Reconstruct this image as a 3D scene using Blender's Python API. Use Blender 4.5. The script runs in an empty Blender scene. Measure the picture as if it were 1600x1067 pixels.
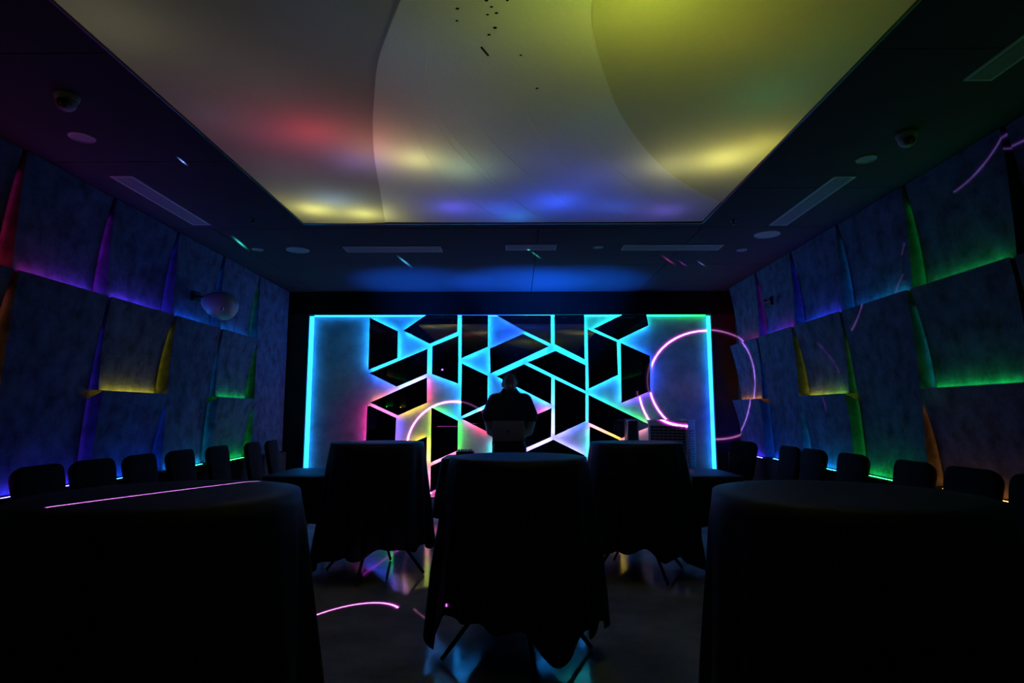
import bpy, math, random
from mathutils import Vector, Matrix

# ------------------------------------------------------------------ camera, world, exposure
scene = bpy.context.scene
COL = scene.collection
camd = bpy.data.cameras.new('camera')
camd.sensor_width = 36.0
camd.lens = 920.0 / 1600.0 * 36.0
camd.clip_start = 0.05
cam = bpy.data.objects.new('camera', camd)
COL.objects.link(cam)
cam.location = (0.0, 0.0, 1.35)
cam.rotation_euler = (math.pi / 2 + math.radians(6.972), 0.0, math.radians(0.498))
scene.camera = cam

world = bpy.data.worlds.new('world')
scene.world = world
world.use_nodes = True
world.node_tree.nodes['Background'].inputs[0].default_value = (0, 0, 0, 1)
world.node_tree.nodes['Background'].inputs[1].default_value = 0.0

vs = scene.view_settings
vs.view_transform = 'Standard'
vs.look = 'None'
vs.exposure = 0.0
vs.gamma = 1.0
vs.use_curve_mapping = False
scene.cycles.use_denoising = True
scene.cycles.max_bounces = 5
scene.cycles.diffuse_bounces = 3
scene.cycles.glossy_bounces = 3
scene.cycles.sample_clamp_indirect = 4.0
scene.cycles.use_adaptive_sampling = True
scene.cycles.adaptive_threshold = 0.02

# ---- light levels of the fixtures in the room
LED_PANEL = 85.0       # strips behind the mirror panels on the back wall
LED_FRAME = 7.0        # diffused channel round the mirror wall
LED_WALL = 38.0         # strips in the ledges of the side walls
LED_WEDGE = 6.5        # strips in the upright gaps of the side walls
FILM_LAMP = 1.0        # lamps above the stretch ceiling
LASER = 4.0
ADDED_UPLIGHT = 3500.0       # added floor lights, out of sight, that wash the back ceiling blue

random.seed(7)

# ------------------------------------------------------------------ small tools
def link(o, parent=None):
    COL.objects.link(o)
    if parent is not None:
        o.parent = parent
    return o

def tag(o, label=None, cat=None, group=None, kind=None):
    if label: o['label'] = label
    if cat: o['category'] = cat
    if group: o['group'] = group
    if kind: o['kind'] = kind
    return o

def empty(name, loc=(0, 0, 0), rz=0.0, parent=None):
    o = bpy.data.objects.new(name, None)
    o.empty_display_size = 0.1
    o.location = loc
    o.rotation_euler = (0, 0, rz)
    return link(o, parent)

class MB:
    """collects faces for one mesh"""
    def __init__(s):
        s.v = []; s.f = []; s.c = []
    def add(s, verts, faces, cols=None):
        n = len(s.v)
        s.v += [tuple(v) for v in verts]
        s.f += [tuple(i + n for i in f) for f in faces]
        s.c += cols if cols else [(1, 1, 1)] * len(verts)
        return s
    def box(s, a, b):
        x0, y0, z0 = a; x1, y1, z1 = b
        return s.add([(x0,y0,z0),(x1,y0,z0),(x1,y1,z0),(x0,y1,z0),(x0,y0,z1),(x1,y0,z1),(x1,y1,z1),(x0,y1,z1)],
                     [(0,3,2,1),(4,5,6,7),(0,1,5,4),(1,2,6,5),(2,3,7,6),(3,0,4,7)])
    def bar(s, p0, p1, hu, hv, c0=None, c1=None, up=(0, 0, 1), seg=1):
        """rectangular bar from p0 to p1, half sizes hu (side) and hv (up)"""
        p0 = Vector(p0); p1 = Vector(p1)
        d = (p1 - p0).normalized()
        upv = Vector(up)
        if abs(d.dot(upv)) > 0.95: upv = Vector((0, 1, 0))
        u = d.cross(upv).normalized(); v = u.cross(d).normalized()
        vs_, cs, fs = [], [], []
        for i in range(seg + 1):
            t = i / seg
            p = p0.lerp(p1, t)
            for a, b in ((-1,-1),(1,-1),(1,1),(-1,1)):
                vs_.append(p + u * hu * a + v * hv * b)
                if c0: cs.append(tuple(c0[k] * (1 - t) + c1[k] * t for k in range(3)))
        for i in range(seg):
            for k in range(4):
                a = i * 4 + k; b = i * 4 + (k + 1) % 4
                fs.append((a, b, b + 4, a + 4))
        fs += [(3, 2, 1, 0), tuple(seg * 4 + k for k in range(4))]
        return s.add(vs_, fs, cs or None)
    def ribbon(s, p0, p1, half, c0, c1):
        """flat tape from p0 to p1; half is the half-width vector"""
        p0 = Vector(p0); p1 = Vector(p1); h = Vector(half)
        return s.add([p0 - h, p1 - h, p1 + h, p0 + h], [(0, 1, 2, 3)], [tuple(c0), tuple(c1), tuple(c1), tuple(c0)])
    def tube(s, pts, rad, n=10, caps=True):
        pts = [Vector(p) for p in pts]
        rads = rad if isinstance(rad, (list, tuple)) else [rad] * len(pts)
        vs_, fs = [], []
        ref = None
        for i, p in enumerate(pts):
            d = (pts[min(i + 1, len(pts) - 1)] - pts[max(i - 1, 0)]).normalized()
            if ref is None:
                ref = Vector((0, 0, 1)) if abs(d.z) < 0.9 else Vector((1, 0, 0))
            u = (ref - d * ref.dot(d)).normalized(); ref = u
            w = d.cross(u)
            for k in range(n):
                a = 2 * math.pi * k / n
                vs_.append(p + (u * math.cos(a) + w * math.sin(a)) * rads[i])
        for i in range(len(pts) - 1):
            for k in range(n):
                a = i * n + k; b = i * n + (k + 1) % n
                fs.append((a, b, b + n, a + n))
        if caps:
            fs.append(tuple(reversed(range(n))))
            fs.append(tuple((len(pts) - 1) * n + k for k in range(n)))
        return s.add(vs_, fs)
    def lathe(s, prof, n=28, centre=(0, 0, 0), close=True):
        """prof: (radius, z) list"""
        vs_, fs = [], []
        cx, cy, cz = centre
        for r, z in prof:
            for k in range(n):
                a = 2 * math.pi * k / n
                vs_.append((cx + r * math.cos(a), cy + r * math.sin(a), cz + z))
        for i in range(len(prof) - 1):
            for k in range(n):
                a = i * n + k; b = i * n + (k + 1) % n
                fs.append((a, b, b + n, a + n))
        if close:
            fs.append(tuple(reversed(range(n))))
            fs.append(tuple((len(prof) - 1) * n + k for k in range(n)))
        return s.add(vs_, fs)
    def ball(s, c, r, nu=14, nv=10, rot=None):
        c = Vector(c)
        r = Vector((r, r, r)) if isinstance(r, (int, float)) else Vector(r)
        vs_, fs = [], []
        for j in range(nv + 1):
            t = math.pi * j / nv
            for k in range(nu):
                a = 2 * math.pi * k / nu
                q = Vector((math.sin(t) * math.cos(a) * r.x, math.sin(t) * math.sin(a) * r.y, math.cos(t) * r.z))
                if rot: q = rot @ q
                vs_.append(c + q)
        for j in range(nv):
            for k in range(nu):
                a = j * nu + k; b = j * nu + (k + 1) % nu
                fs.append((a, a + nu, b + nu, b))
        return s.add(vs_, fs)
    def capsule(s, p0, r0, p1, r1, n=12):
        p0 = Vector(p0); p1 = Vector(p1)
        d = (p1 - p0).normalized()
        pts, rs = [], []
        for k in range(1, 5):
            a = math.pi / 2 * k / 4
            pts.append(p0 - d * r0 * math.cos(a)); rs.append(max(1e-4, r0 * math.sin(a)))
        for k in range(4, 0, -1):
            a = math.pi / 2 * k / 4
            pts.append(p1 + d * r1 * math.cos(a)); rs.append(max(1e-4, r1 * math.sin(a)))
        return s.tube(pts, rs, n)
    def mesh(s, name, smooth=False, col=False):
        me = bpy.data.meshes.new(name)
        me.from_pydata(s.v, [], s.f)
        if smooth:
            me.polygons.foreach_set('use_smooth', [True] * len(me.polygons))
        if col:
            at = me.color_attributes.new('led', 'FLOAT_COLOR', 'POINT')
            buf = []
            for c in s.c: buf += [c[0], c[1], c[2], 1.0]
            at.data.foreach_set('color', buf)
        me.update()
        return me
    def build(s, name, mat, parent=None, smooth=False, col=False, bevel=0.0, seg=2):
        me = s.mesh(name, smooth, col)
        me.materials.append(mat)
        o = link(bpy.data.objects.new(name, me), parent)
        if bevel:
            m = o.modifiers.new('bevel', 'BEVEL')
            m.width = bevel; m.segments = seg; m.limit_method = 'ANGLE'
        return o

def copy_tree(o, parent=None):
    c = o.copy()
    link(c, None)
    c.parent = parent
    for ch in list(o.children):
        copy_tree(ch, c)
    return c

def shared(name, me, parent=None, loc=None, rot=None):
    o = bpy.data.objects.new(name, me)
    if loc: o.location = loc
    if rot: o.rotation_euler = rot
    return link(o, parent)

# ------------------------------------------------------------------ materials
def pmat(name, col, rough=0.6, metal=0.0, ior=1.5, var=0.0, scale=6.0, bump=0.0, bscale=40.0, col2=None, sheen=0.0, detail=6.0, spec=0.5, rvar=0.0):
    m = bpy.data.materials.new(name)
    m.use_nodes = True
    nt = m.node_tree; N = nt.nodes; L = nt.links
    b = N['Principled BSDF']
    b.inputs['Base Color'].default_value = (*col, 1)
    b.inputs['Roughness'].default_value = rough
    b.inputs['Metallic'].default_value = metal
    b.inputs['IOR'].default_value = ior
    b.inputs['Specular IOR Level'].default_value = spec
    if sheen:
        b.inputs['Sheen Weight'].default_value = sheen
        b.inputs['Sheen Roughness'].default_value = 0.5
    tc = N.new('ShaderNodeTexCoord')
    if var or col2:
        nz = N.new('ShaderNodeTexNoise')
        nz.inputs['Scale'].default_value = scale
        nz.inputs['Detail'].default_value = detail
        nz.inputs['Roughness'].default_value = 0.62
        L.new(tc.outputs['Object'], nz.inputs['Vector'])
        rp = N.new('ShaderNodeValToRGB')
        c2 = col2 or tuple(min(1, c * (1 + var)) for c in col)
        c1 = col if col2 else tuple(c * (1 - var) for c in col)
        rp.color_ramp.elements[0].position = 0.3
        rp.color_ramp.elements[1].position = 0.7
        rp.color_ramp.elements[0].color = (*c1, 1)
        rp.color_ramp.elements[1].color = (*c2, 1)
        L.new(nz.outputs['Fac'], rp.inputs['Fac'])
        L.new(rp.outputs['Color'], b.inputs['Base Color'])
        if rvar:
            mr = N.new('ShaderNodeMapRange')
            mr.inputs['To Min'].default_value = rough - rvar
            mr.inputs['To Max'].default_value = rough + rvar
            L.new(nz.outputs['Fac'], mr.inputs['Value'])
            L.new(mr.outputs['Result'], b.inputs['Roughness'])
    if bump:
        nb = N.new('ShaderNodeTexNoise')
        nb.inputs['Scale'].default_value = bscale
        nb.inputs['Detail'].default_value = 4
        L.new(tc.outputs['Object'], nb.inputs['Vector'])
        bp = N.new('ShaderNodeBump')
        bp.inputs['Strength'].default_value = bump
        bp.inputs['Distance'].default_value = 0.01
        L.new(nb.outputs['Fac'], bp.inputs['Height'])
        L.new(bp.outputs['Normal'], b.inputs['Normal'])
    return m

def led_mat(name, strength):
    m = bpy.data.materials.new(name)
    m.use_nodes = True
    nt = m.node_tree; N = nt.nodes; L = nt.links
    for n in list(N): N.remove(n)
    out = N.new('ShaderNodeOutputMaterial')
    em = N.new('ShaderNodeEmission')
    at = N.new('ShaderNodeAttribute'); at.attribute_name = 'led'
    L.new(at.outputs['Color'], em.inputs['Color'])
    em.inputs['Strength'].default_value = strength
    L.new(em.outputs[0], out.inputs['Surface'])
    return m

def film_mat(name, tr):
    m = bpy.data.materials.new(name)
    m.use_nodes = True
    nt = m.node_tree; N = nt.nodes; L = nt.links
    for n in list(N): N.remove(n)
    out = N.new('ShaderNodeOutputMaterial')
    t = N.new('ShaderNodeBsdfTranslucent')
    d = N.new('ShaderNodeBsdfDiffuse')
    tc = N.new('ShaderNodeTexCoord')
    nz = N.new('ShaderNodeTexNoise'); nz.inputs['Scale'].default_value = 60; nz.inputs['Detail'].default_value = 6
    rp = N.new('ShaderNodeValToRGB')
    rp.color_ramp.elements[0].color = (*[c * 0.93 for c in tr], 1)
    rp.color_ramp.elements[1].color = (*[min(1, c * 1.05) for c in tr], 1)
    L.new(tc.outputs['Object'], nz.inputs['Vector'])
    L.new(nz.outputs['Fac'], rp.inputs['Fac'])
    L.new(rp.outputs['Color'], t.inputs['Color'])
    d.inputs['Color'].default_value = (0.12, 0.12, 0.12, 1)
    ad = N.new('ShaderNodeAddShader')
    L.new(t.outputs[0], ad.inputs[0]); L.new(d.outputs[0], ad.inputs[1])
    L.new(ad.outputs[0], out.inputs['Surface'])
    return m

M = {}
M['panel'] = pmat('printed_fabric_panel', (0.045, 0.065, 0.125), 0.9, spec=0.12, var=0.55, scale=7.0, bump=0.35, bscale=45, detail=7)
M['concrete'] = pmat('grey_plaster', (0.30, 0.32, 0.34), 0.85, var=0.28, scale=4.0, bump=0.2, bscale=50, detail=5)
M['dark_plaster'] = pmat('dark_plaster', (0.03, 0.03, 0.034), 0.9, spec=0.12, var=0.25, scale=3.0, bump=0.15)
M['ceiling'] = pmat('dark_ceiling_paint', (0.026, 0.024, 0.034), 0.85, spec=0.08, var=0.1, scale=2.0)
M['floor'] = pmat('polished_floor', (0.24, 0.235, 0.225), 0.10, var=0.35, scale=2.2, detail=5, rvar=0.04, spec=0.24, bump=0.02, bscale=8)
M['mirror'] = pmat('black_mirror', (0.008, 0.008, 0.010), 0.015, ior=2.1)
M['mirror_edge'] = M['mirror']
M['cloth'] = pmat('black_tablecloth', (0.003, 0.003, 0.006), 0.52, spec=0.28, var=0.2, scale=30, bump=0.15, bscale=300)
M['upholstery'] = pmat('black_upholstery', (0.003, 0.003, 0.004), 0.9, spec=0.12, var=0.2, scale=40, bump=0.15, bscale=200)
M['black_metal'] = pmat('black_metal', (0.01, 0.01, 0.012), 0.4, metal=0.6, var=0.1)
M['black_plastic'] = pmat('black_plastic', (0.01, 0.01, 0.012), 0.35, var=0.1)
M['grey_metal'] = pmat('grey_metal', (0.20, 0.20, 0.21), 0.35, metal=0.9, var=0.1)
M['white_plastic'] = pmat('white_plastic', (0.62, 0.62, 0.62), 0.42, var=0.04, scale=3)
M['white_grille'] = pmat('white_grille', (0.50, 0.50, 0.52), 0.5, var=0.05, scale=20)
M['grille_cloth'] = pmat('grille_cloth', (0.15, 0.15, 0.17), 0.7, var=0.15, scale=120)
M['silver'] = pmat('laptop_silver', (0.22, 0.21, 0.24), 0.5, metal=0.3, var=0.05)
M['skin'] = pmat('skin', (0.22, 0.12, 0.085), 0.55, var=0.08, scale=12)
M['shirt'] = pmat('dark_polo_shirt', (0.012, 0.013, 0.022), 0.8, var=0.2, scale=40, bump=0.2, bscale=80)
M['trousers'] = pmat('dark_trousers', (0.012, 0.012, 0.016), 0.8, var=0.2, scale=40)
M['hair'] = pmat('dark_hair', (0.004, 0.004, 0.004), 0.9, spec=0.1, var=0.3, scale=90, bump=0.5, bscale=150)
M['header'] = pmat('black_header', (0.006, 0.006, 0.007), 0.85, var=0.2, scale=3, spec=0.15)
M['fitting'] = pmat('ceiling_fitting', (0.24, 0.24, 0.26), 0.6, var=0.05, scale=8, spec=0.25)
M['slat'] = pmat('vent_slat', (0.15, 0.15, 0.17), 0.6, var=0.05, scale=20, spec=0.25)
M['egg'] = pmat('speaker_shell', (0.17, 0.21, 0.28), 0.4, var=0.04, scale=3)
M['wood'] = pmat('plywood', (0.10, 0.08, 0.06), 0.6, var=0.25, scale=8)
M['lightbox'] = pmat('dark_lightbox', (0.04, 0.04, 0.04), 0.8, var=0.03)
M['film_l'] = film_mat('film_left', (0.40, 0.42, 0.45))
M['film_m'] = film_mat('film_middle', (0.72, 0.76, 0.88))
M['film_r'] = film_mat('film_right', (0.56, 0.57, 0.54))
M['seam'] = film_mat('film_weld', (0.95, 0.95, 0.93))
M['debris'] = pmat('dark_debris', (0.03, 0.025, 0.02), 0.8, var=0.2)
M['led_panel'] = led_mat('led_panel', LED_PANEL)
M['led_frame'] = led_mat('led_frame', LED_FRAME)
M['led_wall'] = led_mat('led_wall', LED_WALL)
M['led_wedge'] = led_mat('led_wedge', LED_WEDGE)

CC = {'c': (0.011, 0.30, 1.0), 't': (0.012, 0.50, 0.50), 'g': (0.008, 0.70, 0.06), 'b': (0.012, 0.06, 1.0),
      'l': (0.42, 0.36, 1.0), 'p': (1.0, 0.16, 0.48), 'm': (1.0, 0.03, 0.32), 'y': (0.95, 0.62, 0.015),
      'o': (1.0, 0.26, 0.03), 'r': (1.0, 0.02, 0.05), 'v': (0.22, 0.05, 1.0), 'u': (0.65, 0.02, 0.85),
      'i': (0.08, 0.05, 1.0), 'e': (0.25, 0.75, 0.03), 'w': (0.012, 0.12, 1.0)}
def dim(c, k): return tuple(x * k for x in c)

# ------------------------------------------------------------------ the room
XL, XR, YB, YF, ZC = -3.42, 3.12, 8.47, -1.3, 3.10
YS = 8.37          # face of the surround of the mirror wall

fl = MB(); fl.box((XL - 0.2, YF - 0.2, -0.12), (XR + 0.2, YB + 0.2, 0.0))
tag(fl.build('floor', M['floor']), 'dark polished concrete floor with soft reflections', kind='structure')

wb = MB(); wb.box((XL - 0.2, YB, 0.0), (XR + 0.2, YB + 0.15, 3.7))
wall_back = tag(wb.build('wall_back', M['concrete']), 'grey plaster back wall behind the mirror panels', kind='structure')
wl = MB(); wl.box((XL - 0.15, YF, 0.0), (XL, YB, 3.7))
wall_left = tag(wl.build('wall_left', M['dark_plaster']), 'left wall clad in tilted panels with coloured lights', kind='structure')
wr = MB(); wr.box((XR, YF, 0.0), (XR + 0.15, YB, 3.7))
wall_right = tag(wr.build('wall_right', M['dark_plaster']), 'right wall clad in tilted panels with coloured lights', kind='structure')
wf = MB(); wf.box((XL - 0.15, YF - 0.15, 0.0), (XR + 0.15, YF, 3.7))
tag(wf.build('wall_front', M['dark_plaster']), 'dark plaster wall behind the viewer', kind='structure')

# surround of the mirror wall: header, two jambs and plinth, proud of the plaster
def part_box(name, a, b, mat, parent, bevel=0.0):
    m = MB(); m.box(a, b)
    return m.build(name, mat, parent, bevel=bevel)
FX0, FX1, FZ0, FZ1 = -3.005, 2.785, 0.20, 2.768
part_box('header', (XL, YS, FZ1), (XR, YB, ZC), M['header'], wall_back)
part_box('jamb', (XL, YS, 0.0), (FX0, YB, FZ1), M['dark_plaster'], wall_back)
part_box('jamb', (FX1, YS, 0.0), (XR, YB, FZ1), M['dark_plaster'], wall_back)
part_box('plinth', (FX0, YS, 0.0), (FX1, YB, FZ0), M['concrete'], wall_back)

# diffused LED channel inside the surround
def led_line(name, parent, pts, cols, hu, hv, mat, up=(0, 0, 1), seg=1):
    m = MB()
    for (a, b, ca, cb) in zip(pts[:-1], pts[1:], cols[:-1], cols[1:]):
        m.bar(a, b, hu, hv, ca, cb, up, seg)
    return m.build(name, mat, parent, col=True)
led_line('led_channel', wall_back, [(FX0 + 0.028, 8.425, FZ1 - 0.02), (FX0 + 0.028, 8.425, 0.42)],
         [CC['c'], dim(CC['c'], 0.9)], 0.026, 0.02, M['led_frame'])
led_line('led_channel', wall_back,
         [(FX0 + 0.06, 8.44, FZ1 - 0.011), (-2.1, 8.44, FZ1 - 0.011), (-1.0, 8.44, FZ1 - 0.011), (-0.2, 8.44, FZ1 - 0.011), (0.5, 8.44, FZ1 - 0.011), (1.6, 8.44, FZ1 - 0.011), (FX1 - 0.06, 8.44, FZ1 - 0.011)],
         [CC['c'], CC['c'], CC['w'], CC['w'], CC['t'], CC['t'], CC['g']], 0.012, 0.010, M['led_frame'])
led_line('led_channel', wall_back, [(FX1 - 0.024, 8.425, FZ1 - 0.02), (FX1 - 0.024, 8.425, 2.2), (FX1 - 0.024, 8.425, 1.3), (FX1 - 0.024, 8.425, 0.58)],
         [CC['t'], CC['c'], CC['w'], CC['c']], 0.022, 0.018, M['led_frame'])
led_line('led_channel', wall_back, [(FX1 - 0.024, 8.45, 0.50), (FX1 - 0.024, 8.45, 0.24)],
         [dim(CC['g'], 0.10), dim(CC['g'], 0.10)], 0.016, 0.012, M['led_frame'])

# mirror panels (x, z corners on the wall) with the colours of the strip along each edge
PANELS = [
    ([(-2.13, 2.724), (-1.72, 2.527), (-1.718, 2.138), (-2.128, 1.97)], ['c', 'c', 'c', 'c']),
    ([(-1.313, 2.764), (-0.859, 2.763), (-0.86, 2.518), (-1.255, 2.345), (-1.639, 2.536)], ['-', 'c', 'c', 'c', 'c']),
    ([(-2.113, 1.922), (-1.286, 2.271), (-1.288, 1.915), (-1.717, 1.73)], ['c', 'c', 'lc', 'b']),
    ([(-1.217, 2.308), (-0.843, 2.461), (-0.84, 1.772), (-1.217, 1.91)], ['c', 'c', 'c', 'c']),
    ([(-1.287, 1.861), (-1.281, 1.503), (-1.689, 1.323), (-2.091, 1.503)], ['mr', 'y', 'p', 'ol']),
    ([(-2.129, 1.476), (-1.713, 1.287), (-1.722, 0.912), (-2.132, 0.743)], ['p', 'bv', 'b', 'm']),
    ([(-1.273, 1.028), (-1.276, 0.215), (-1.714, 0.215), (-1.711, 0.841)], ['yp', 'g', 'g', 'y']),
    ([(-1.216, 1.434), (-0.837, 1.247), (-0.837, 0.835), (-1.213, 0.667)], ['gt', 'g', 'p', 'gy']),
    ([(-1.212, 0.62), (-0.81, 0.806), (-0.806, 0.445), (-1.215, 0.261)], ['p', 'p', 'm', 'p']),
    ([(-0.797, 2.759), (-0.421, 2.758), (-0.419, 2.301), (-0.797, 2.138)], ['-', 'c', 'c', 'c']),
    ([(-0.79, 2.059), (-0.42, 1.884), (-0.421, 1.488), (-0.795, 1.309)], ['c', 'c', 'c', 'c']),
    ([(-0.782, 1.275), (-0.363, 1.458), (-0.362, 1.064)], ['c', 'p', 'r']),
    ([(-0.389, 2.276), (0.088, 2.489), (0.455, 2.306), (-0.381, 1.915)], ['b', 'c', 'c', 'c']),
    ([(-0.295, 2.758), (0.488, 2.757), (0.485, 2.343), (0.111, 2.525)], ['-', 't', 'c', 'b']),
    ([(0.539, 2.761), (0.969, 2.761), (0.965, 2.118), (0.539, 2.337)], ['-', 't', 't', 't']),
    ([(0.153, 2.076), (0.55, 2.241), (0.976, 2.034), (0.972, 1.669)], ['c', 't', 'c', 'c']),
    ([(-0.292, 1.875), (0.099, 2.049), (0.487, 1.86), (0.48, 1.479)], ['c', 'c', 'c', 'c']),
    ([(0.536, 1.838), (0.97, 1.629), (0.964, 1.242), (0.53, 1.041)], ['c', 'c', 'bl', 'lc']),
    ([(0.486, 1.426), (0.476, 1.024), (0.062, 0.842), (0.063, 1.242)], ['cl', 'l', 'p', 'm']),
    ([(0.125, 0.815), (0.509, 0.984), (0.94, 0.771), (0.935, 0.412), (0.123, 0.411)], ['l', 'l', 'b', 'v', 'p']),
    ([(1.013, 2.552), (1.429, 2.372), (1.436, 1.896), (1.018, 1.699)], ['t', 't', 'c', 'c']),
    ([(1.523, 2.766), (1.864, 2.766), (1.887, 2.608), (1.447, 2.397), (1.101, 2.56)], ['-', 't', 'c', 't', 't']),
    ([(1.486, 2.353), (1.897, 2.167), (1.887, 1.665), (1.48, 1.499)], ['cb', 'b', 'v', 'ct']),
    ([(1.014, 1.611), (1.838, 1.207), (1.855, 1.162), (1.469, 1.006), (1.007, 1.225)], ['tg', 'm', 'p', 'yo', 'c']),
    ([(-0.352, 1.005), (0.03, 0.835), (0.03, 0.45), (-0.352, 0.48)], ['m', 'l', 'v', 't']),
    ([(1.022, 1.171), (1.434, 0.984), (1.424, 0.561), (1.006, 0.385)], ['po', 'y', 'o', 't']),
]
def inset(poly, d):
    """offset of a convex outline inwards"""
    n = len(poly)
    cx = sum(p[0] for p in poly) / n; cz = sum(p[1] for p in poly) / n
    lines = []
    for i in range(n):
        a = Vector(poly[i]); b = Vector(poly[(i + 1) % n])
        t = (b - a).normalized(); nn = Vector((-t.y, t.x))
        if nn.dot(Vector((cx, cz)) - a) < 0: nn = -nn
        lines.append((a + nn * d, t))
    out = []
    for i in range(n):
        (p, t), (q, s) = lines[i - 1], lines[i]
        den = t.x * s.y - t.y * s.x
        k = ((q.x - p.x) * s.y - (q.y - p.y) * s.x) / den if abs(den) > 1e-6 else 0
        out.append((p.x + t.x * k, p.y + t.y * k))
    return out
YP = 8.39
WARM = {'p': 0.42, 'm': 0.5, 'y': 0.42, 'o': 0.45, 'r': 0.55, 'l': 0.6, 'g': 0.8, 't': 0.8, 'v': 0.7}   # the warm sections of the tape run dimmer
for poly, cols in PANELS:
    n = len(poly)
    m = MB()
    m.add([(x, YP, z) for x, z in poly] + [(x, YP + 0.012, z) for x, z in poly],
          [tuple(range(n)), tuple(reversed(range(n, 2 * n)))] + [(i, i + n, (i + 1) % n + n, (i + 1) % n) for i in range(n)])
    po = m.build('mirror_panel', M['mirror'], wall_back)
    ins = inset(poly, 0.014)
    lm = MB()
    for i in range(n):
        c = cols[i]
        if c == '-': continue
        a, b = ins[i], ins[(i + 1) % n]
        lm.ribbon((a[0], YP + 0.048, a[1]), (b[0], YP + 0.048, b[1]), (0, 0.008, 0), dim(CC[c[0]], WARM.get(c[0], 1.0)), dim(CC[c[-1]], WARM.get(c[-1], 1.0)))
    lm.build('led_strip', M['led_panel'], po, col=True)

# ------------------------------------------------------------------ side walls: tilted panels in columns
Z0, Z1, Z2, ZT = 0.825, 1.535, 2.285, 3.095
def kz(c, zb):
    """tape brightness: the foot row burns brightest, the blues of the top row next"""
    if zb == Z0: return 0.8 if c == 'o' else 2.2
    if zb == Z2: return 1.4 if c in 'ivwb' else (0.55 if c in 'rm' else 0.8)
    return 1.0
def side_wall(wall, xw, sgn, edges, cells, wedges):
    """edges: y of column borders from far to near the viewer side; cells[col] = list of (z_bottom, z_top, led colours or None)"""
    # dado below the panels
    m = MB()
    xa, xb = (xw, xw + sgn * 0.17) if sgn > 0 else (xw - 0.17, xw)
    xo = xw + sgn * 0.18
    m.add([(xw, YF, 0), (xo, YF, 0), (xo, YF, Z0 - 0.004), (xw, YF, Z0 - 0.10), (xw, 8.37, 0), (xo, 8.37, 0), (xo, 8.37, Z0 - 0.004), (xw, 8.37, Z0 - 0.10)],
          [(0, 1, 2, 3), (7, 6, 5, 4), (0, 4, 5, 1), (1, 5, 6, 2), (2, 6, 7, 3)])
    m.build('dado', M['dark_plaster'], wall)
    G = 0.028
    for ci in range(len(edges) - 1):
        y0, y1 = edges[ci], edges[ci + 1] - G          # near, far
        for (zb, zt, led) in cells[ci]:
            tall = zt - zb > 1.2
            flat = zt - zb > 2.0
            pn = 0.12                                   # near edge stays proud
            ft, fb = 0.135, (0.024 if tall else 0.030)    # far edge leans back towards its foot
            nt_, nb_ = 0.145, pn
            if zt < ZT - 0.01: nt_, ft = 0.168, 0.160   # the lip that hides the strip of the panel above
            if flat: nt_ = nb_ = ft = fb = 0.13
            NU, NV = 6, 8
            m = MB(); vs_ = []; fs = []
            for j in range(NV + 1):
                t = j / NV; z = zb + (zt - (0.004 if zt < ZT - 0.01 else 0.0) - zb) * t
                tt = t ** 1.7
                pnear = nb_ + (nt_ - nb_) * (t ** 3); pfar = fb + (ft - fb) * tt
                for i in range(NU + 1):
                    u = i / NU
                    vs_.append((xw + sgn * (pnear * (1 - u) + pfar * u), y0 + (y1 - y0) * u, z))
            W = NU + 1
            for j in range(NV):
                for i in range(NU):
                    a = j * W + i
                    fs.append((a, a + 1, a + 1 + W, a + W))
            # sides back to the wall
            rim = [i for i in range(W)] + [j * W + NU for j in range(1, NV + 1)] + [NV * W + i for i in range(NU - 1, -1, -1)] + [j * W for j in range(NV - 1, 0, -1)]
            nb = len(vs_)
            for r in rim: vs_.append((xw + sgn * 0.001, vs_[r][1], vs_[r][2] - (0.09 if r >= NV * W else 0.0)))   # top slopes back: a gutter for the strip
            for k in range(len(rim)):
                a, b = rim[k], rim[(k + 1) % len(rim)]
                fs.append((a, b, nb + (k + 1) % len(rim), nb + k))
            m.add(vs_, fs)
            po = m.build('wall_panel', M['panel'], wall)
            if led:
                # strip in the ledge at the foot of this panel, hidden by the lip of the panel below
                lm = MB()
                zz = zb - 0.010
                lm.ribbon((xw + sgn * (nb_ + 0.022), y0 + 0.05, zz), (xw + sgn * (fb + 0.026), y1 - 0.02, zz), (sgn * 0.0045, 0, 0.0045) if zb == Z1 else (0.0065, 0, 0),
                          dim(CC[led[0]], kz(led[0], zb)), dim(CC[led[-1]], kz(led[-1], zb)))
                lm.build('led_strip', M['led_wall'], po, col=True)
            wk = (ci, zb)
            if wk in wedges:
                w = wedges[wk]
                lm = MB()
                for q in range(5):
                    ta, tb = 0.02 + q * 0.16, 0.02 + (q + 1) * 0.16
                    pa, pb = [fb + (ft - fb) * tq ** 1.7 - 0.016 for tq in (ta, tb)]
                    ca, cb = [tuple(CC[w[0]][k] * (1 - tq) + CC[w[-1]][k] * tq * 0.45 for k in range(3)) for tq in (ta, tb)]
                    lm.ribbon((xw + sgn * pa, y1 + 0.005, zb + (zt - zb) * ta), (xw + sgn * pb, y1 + 0.005, zb + (zt - zb) * tb), (0.004, 0, 0), ca, cb)
                lm.build('led_strip', M['led_wedge'], po, col=True)

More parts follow.
